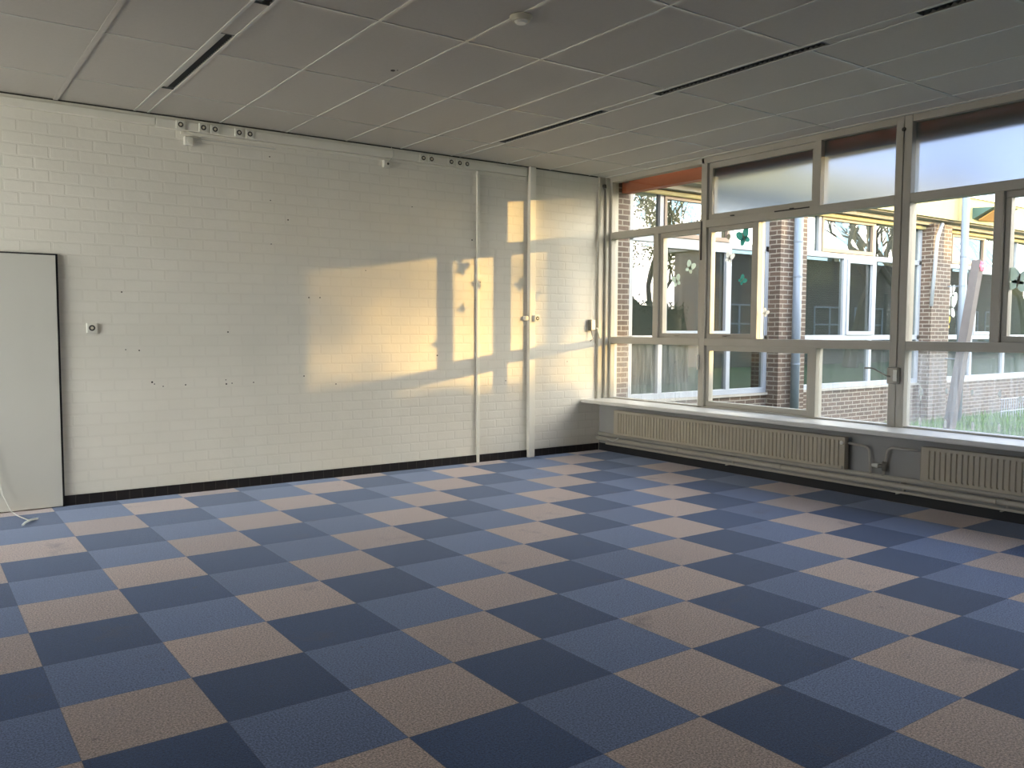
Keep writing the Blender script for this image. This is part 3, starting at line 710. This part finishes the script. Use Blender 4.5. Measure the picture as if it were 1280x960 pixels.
# leaning post with flower
t = thing('leaning_post', 'tall grey wooden plank leaning in the garden behind the right pane', 'post', (9.75, 3.0, GZ))
bm = new(); tube(bm, [(9.62, 3.0, GZ), (10.32, 3.0, 2.50)], .085, 4); obj('plank', bm, M['post'], t)
fl = thing('pink_flower', 'pink paper flower fixed to the top of the leaning plank', 'flower', (10.3, 2.93, 2.42))
bm = new()
for k in range(6):
    a = k * PI / 3; cx, cz = 10.30 + .045 * math.cos(a), 2.42 + .045 * math.sin(a)
    q = bmesh.ops.create_uvsphere(bm, u_segments=10, v_segments=6, radius=.034)
    for v in q['verts']: v.co = Vector((cx + v.co.x, 2.93 + v.co.y * .35, cz + v.co.z))
obj('petal', bm, M['pink'], fl)
bm = new(); cyl(bm, (10.30, 2.94, 2.42), (10.30, 2.90, 2.42), .02, 12); obj('flower_centre', bm, M['whitest'], fl)

# little wire fence by the wing
t = thing('wire_fence', 'low white wire fence on the grass at the right', 'fence', (14.6, 4.0, GZ))
bm = new()
for k in range(28): tube(bm, [(13.45 + k * .09, 4.0, GZ), (13.45 + k * .09, 4.0, .27)], .007, 6)
obj('upright', bm, M['wing_frame'], t)
bm = new(); tube(bm, [(13.4, 4.0, .27), (15.95, 4.0, .27)], .009, 6); tube(bm, [(13.4, 4.0, .05), (15.95, 4.0, .05)], .009, 6); obj('rail', bm, M['wing_frame'], t)

# ground and grass
bm = new(); box(bm, 4.73, 70, -60, 4.66, -.30, GZ); box(bm, -60, 4.73, -60, Y0 - .16, -.30, GZ); tag(obj('lawn', bm, M['soil']), 'green lawn in the courtyard outside the windows', 'lawn', kind='stuff')
bm = new(); rg = random.Random(3)
for _ in range(9000):
    x = rg.uniform(7.5, 17.5); y = rg.uniform(1.2, 4.5); h = rg.uniform(.05, .16); a = rg.uniform(0, PI); w = .012
    dx, dy = w * math.cos(a), w * math.sin(a); l = rg.uniform(-.05, .05); l2 = rg.uniform(-.05, .05)
    bm.faces.new((bm.verts.new((x - dx, y - dy, GZ)), bm.verts.new((x + dx, y + dy, GZ)), bm.verts.new((x + l, y + l2, GZ + h))))
tag(obj('grass', bm, M['grass']), 'tufts of green grass growing in front of the wing', 'grass', kind='stuff')

# ------------------------------------------------------------------ trees and the building across the courtyard, and added sun blockers
def tree(x, y, h, r, seed, label, leaves=0, spread=1., lean=0., leaf='leaf', name='bare_tree', depth=5, lsize=.05, lr=None):
    rg = random.Random(seed)
    t = thing(name, label, 'tree', (x, y, GZ), 'trees across the courtyard')
    bm = new(); tips = []
    def grow(p, d, rad, ln, lev):
        n = 4; pts = [p]; rs = [rad]; q = p.copy(); dd = d.copy()
        for k in range(n):
            dd = (dd + Vector((rg.uniform(-1, 1), rg.uniform(-1, 1), rg.uniform(-.4, .8))) * .16).normalized()
            q = q + dd * ln / n; pts.append(q.copy()); rs.append(rad * (1 - .45 * (k + 1) / n))
        tube(bm, pts, rad, 6 if lev < 2 else 4, rs)
        if lev >= depth: tips.append(q.copy()); return
        if lev >= 2: tips.append(q.copy())
        for k in range(3 if lev else 4):
            s = pts[rg.choice((2, 3, 4, 4))]
            nd = (dd + Vector((rg.uniform(-1, 1), rg.uniform(-1, 1), rg.uniform(-.25, .7))) * spread).normalized()
            grow(s, nd, rad * rg.uniform(.42, .62), ln * rg.uniform(.55, .8), lev + 1)
    grow(Vector((x, y, GZ)), Vector((lean, 0, 1)).normalized(), r, h * .36, 0)
    obj('trunk', bm, M['bark'], t)
    if leaves:
        bm = new()
        for _ in range(leaves):
            c = rg.choice(tips) + Vector((rg.gauss(0, .35), rg.gauss(0, .35), rg.gauss(0, .4)))
            c.z = max(c.z, 4.5 + rg.uniform(0, 1.6))
            u = Vector((rg.uniform(-1, 1), rg.uniform(-1, 1), rg.uniform(-1, 1))).normalized() * lsize; v = u.orthogonal().normalized() * lsize * .6
            bm.faces.new([bm.verts.new(c + k) for k in (u, v, -u, -v)])
        lf = obj('foliage', bm, M[leaf], t); lf['kind'] = 'stuff'
    return t
tree(30.5, -20.5, 11, .22, 11, 'leafy tree across the courtyard, mirrored in the corner window glass', leaves=5200, name='leafy_tree', spread=.9, lsize=.09, depth=4)
tree(13.5, 14.0, 9.5, .30, 61, 'leafy tree behind the wing, left one', leaves=2600, name='leafy_tree', spread=.9, lsize=.07, depth=4)
tree(18.0, 15.0, 10, .34, 62, 'bare tree behind the wing, seen through its top panes', spread=.9, depth=4)
tree(24.0, 14.5, 10, .34, 63, 'second bare tree behind the wing, farther right', spread=.9, depth=4, lean=.1)
tree(30.0, 15.5, 10, .34, 64, 'third bare tree behind the wing, farthest right', spread=.9, depth=4)
tree(27.0, -14.8, 9.5, .26, 23, 'bare tree across the courtyard, left of the forked ones', spread=.8, depth=4)
tree(30.0, -8.2, 10, .34, 5, 'bare forked tree across the courtyard with a thick leaning limb', spread=.9, lean=.12, depth=4)
tree(38.0, -9.6, 10, .34, 31, 'thick-trunked bare tree across the courtyard', spread=.9, lean=-.1, depth=4)
tree(48.0, -9.0, 10, .30, 47, 'bare tree farthest along the courtyard', spread=.9, depth=4)
def block(x0, x1, y0, y1, h, label, mat, nm='opposite_wing'):
    t = thing(nm, label, 'building', ((x0 + x1) / 2, y1, GZ))
    bm = new(); box(bm, x0, x1, y0, y1, GZ, h - .25); obj('wall', bm, mat, t)
    bm = new(); box(bm, x0 - .2, x1 + .2, y0 - .2, y1 + .25, h - .25, h); obj('roof', bm, M['soffit'], t)
    if nm == 'opposite_wing':
        for k in range(int((x1 - x0) / 3.2)):
            a = x0 + .6 + k * 3.2
            bm = new()
            for z in (.9, 1.7, 2.5): box(bm, a, a + 2.4, y1, y1 + .05, z, z + .07)
            for q in (0, 1.17, 2.33): box(bm, a + q, a + q + .07, y1, y1 + .05, .9, 2.5)
            obj('window', bm, M['wing_frame'], t)
    return t
block(24.4, 52, -13, -8.0 - 3, 5.0, 'dark brick building across the courtyard, mirrored in the wing windows', M['brick'])
block(6.5, 14.22, -13, -8.0, 5.2, 'tall brick block added out of view to keep sun off the right bays', M['brick'], 'shade_block')  # unseen block added to stop the sun reaching the right-hand bays

def shade_hedge(x0, x1, y0, y1, h0, h1, seed, label):
    rg = random.Random(seed); t = thing('shade_hedge', label, 'shade_hedge', ((x0 + x1) / 2, y0, GZ), 'added hedges that block low sun')
    bm = new(); n = 24; L0 = []
    for k in range(n + 1):
        x = x0 + (x1 - x0) * k / n; h = h0 + (h1 - h0) * k / n + rg.uniform(-.08, .08)
        L0.append([bm.verts.new((x + rg.uniform(-.05, .05), yy + rg.uniform(-.06, .06), zz)) for yy, zz in ((y0, GZ), (y0 - .05, h * .6), (y0 + .15, h), (y1 - .15, h + .02), (y1 + .05, h * .6), (y1, GZ))])
    for a, b in zip(L0, L0[1:]):
        for k in range(5): bm.faces.new((a[k], a[k + 1], b[k + 1], b[k]))
    bm.faces.new(L0[0][::-1]); bm.faces.new(L0[-1])
    obj('branches', bm, M['shade_hedge'], t)
    bm = new()
    for _ in range(5000):
        q = rg.random(); h = h0 + (h1 - h0) * q
        c = Vector((x0 + (x1 - x0) * q, rg.uniform(y0 - .1, y1 + .1), h + rg.gauss(0, .10) if rg.random() < .6 else rg.uniform(0, h)))
        u = Vector((rg.uniform(-1, 1), rg.uniform(-1, 1), rg.uniform(-1, 1))).normalized() * .05; v = u.orthogonal().normalized() * .03
        bm.faces.new([bm.verts.new(c + k) for k in (u, v, -u, -v)])
    lf = obj('foliage', bm, M['shade_hedge'], t); lf['kind'] = 'stuff'
shade_hedge(8.0, 16.6, -5.9, -5.0, 2.45, 2.05, 5, 'clipped greenery added out of view to keep low sun off the lower panes')  # unseen greenery added to cut the sun below the mid rail
# ------------------------------------------------------------------ light
sun_to = Vector((1.07, -1.0, .149)).normalized()
sd = bpy.data.lights.new('sun', 'SUN'); so = bpy.data.objects.new('sun', sd); C.objects.link(so)
so.rotation_euler = (-sun_to).to_track_quat('-Z', 'Y').to_euler(); so.location = (20, -15, 8)
sd.energy = 3.0; sd.color = (1.0, .62, .20); sd.angle = math.radians(.7)

w = bpy.data.worlds.new('sky'); bpy.context.scene.world = w; w.use_nodes = True
nt = w.node_tree; nt.nodes.clear()
out = N(nt, 'ShaderNodeOutputWorld'); bg = N(nt, 'ShaderNodeBackground'); L(nt, bg, 0, out, 0)
tc = N(nt, 'ShaderNodeTexCoord'); nv = N(nt, 'ShaderNodeVectorMath', operation='NORMALIZE'); L(nt, tc, 'Generated', nv, 0)
sp = N(nt, 'ShaderNodeSeparateXYZ'); L(nt, nv, 0, sp, 0)
up = math_n(nt, 'MAXIMUM', sp.outputs[2], vb=0.)
upp = math_n(nt, 'POWER', up, vb=.55)
base = mixc(nt, upp, (.74, .80, .94), (.34, .50, .92))
lowf = math_n(nt, 'LESS_THAN', sp.outputs[2], vb=0.)
base = mixc(nt, lowf, base, (.50, .45, .37))
dt = N(nt, 'ShaderNodeVectorMath', operation='DOT_PRODUCT'); L(nt, nv, 0, dt, 0); dt.inputs[1].default_value = sun_to
dp = math_n(nt, 'MAXIMUM', dt.outputs['Value'], vb=0.)
gw = math_n(nt, 'POWER', dp, vb=5.)
sc = N(nt, 'ShaderNodeVectorMath', operation='SCALE'); sc.inputs[0].default_value = (1.0, .86, .62)
nt.links.new(math_n(nt, 'MULTIPLY', gw, vb=3.4), sc.inputs['Scale'])
ad = N(nt, 'ShaderNodeVectorMath', operation='ADD'); nt.links.new(base, ad.inputs[0]); L(nt, sc, 0, ad, 1)
d2 = N(nt, 'ShaderNodeVectorMath', operation='DOT_PRODUCT'); L(nt, nv, 0, d2, 0); d2.inputs[1].default_value = (-.87, -.48, .08)  # extra low sky glow, added to brighten the room through the left window
s2 = N(nt, 'ShaderNodeVectorMath', operation='SCALE'); s2.inputs[0].default_value = (1.0, .96, .88)
nt.links.new(math_n(nt, 'MULTIPLY', math_n(nt, 'POWER', math_n(nt, 'MAXIMUM', d2.outputs['Value'], vb=0.), vb=6.), vb=5.), s2.inputs['Scale'])
a2 = N(nt, 'ShaderNodeVectorMath', operation='ADD'); L(nt, ad, 0, a2, 0); L(nt, s2, 0, a2, 1)
L(nt, a2, 0, bg, 'Color'); bg.inputs['Strength'].default_value = 2.0

# ------------------------------------------------------------------ camera
cam = bpy.data.cameras.new('camera'); co = bpy.data.objects.new('camera', cam); C.objects.link(co)
F, YAW, PITCH, ROLL = 1059.83, .622408, -.065132, .00393960
cam.sensor_fit = 'HORIZONTAL'; cam.sensor_width = 36; cam.lens = F / 1280 * 36
cy, sy, cp, spn = math.cos(YAW), math.sin(YAW), math.cos(PITCH), math.sin(PITCH)
f = Vector((sy * cp, cy * cp, spn)); r = Vector((cy, -sy, 0)); u = r.cross(f)
cr, sr = math.cos(ROLL), math.sin(ROLL)
rx = cr * r + sr * u; ux = -sr * r + cr * u
mt = Matrix((rx, ux, -f)).transposed().to_4x4(); mt.translation = (-2.44855, -3.15572, 1.48958)
co.matrix_world = mt; cam.clip_start = .05; cam.clip_end = 200
bpy.context.scene.camera = co
s = bpy.context.scene
s.view_settings.view_transform = 'Standard'; s.view_settings.look = 'None'; s.view_settings.gamma = 1; s.view_settings.use_curve_mapping = False
s.view_settings.exposure = 1.3
s.cycles.max_bounces = 12; s.cycles.diffuse_bounces = 6; s.cycles.transparent_max_bounces = 24; s.cycles.glossy_bounces = 4; s.cycles.transmission_bounces = 8
s.cycles.use_denoising = True
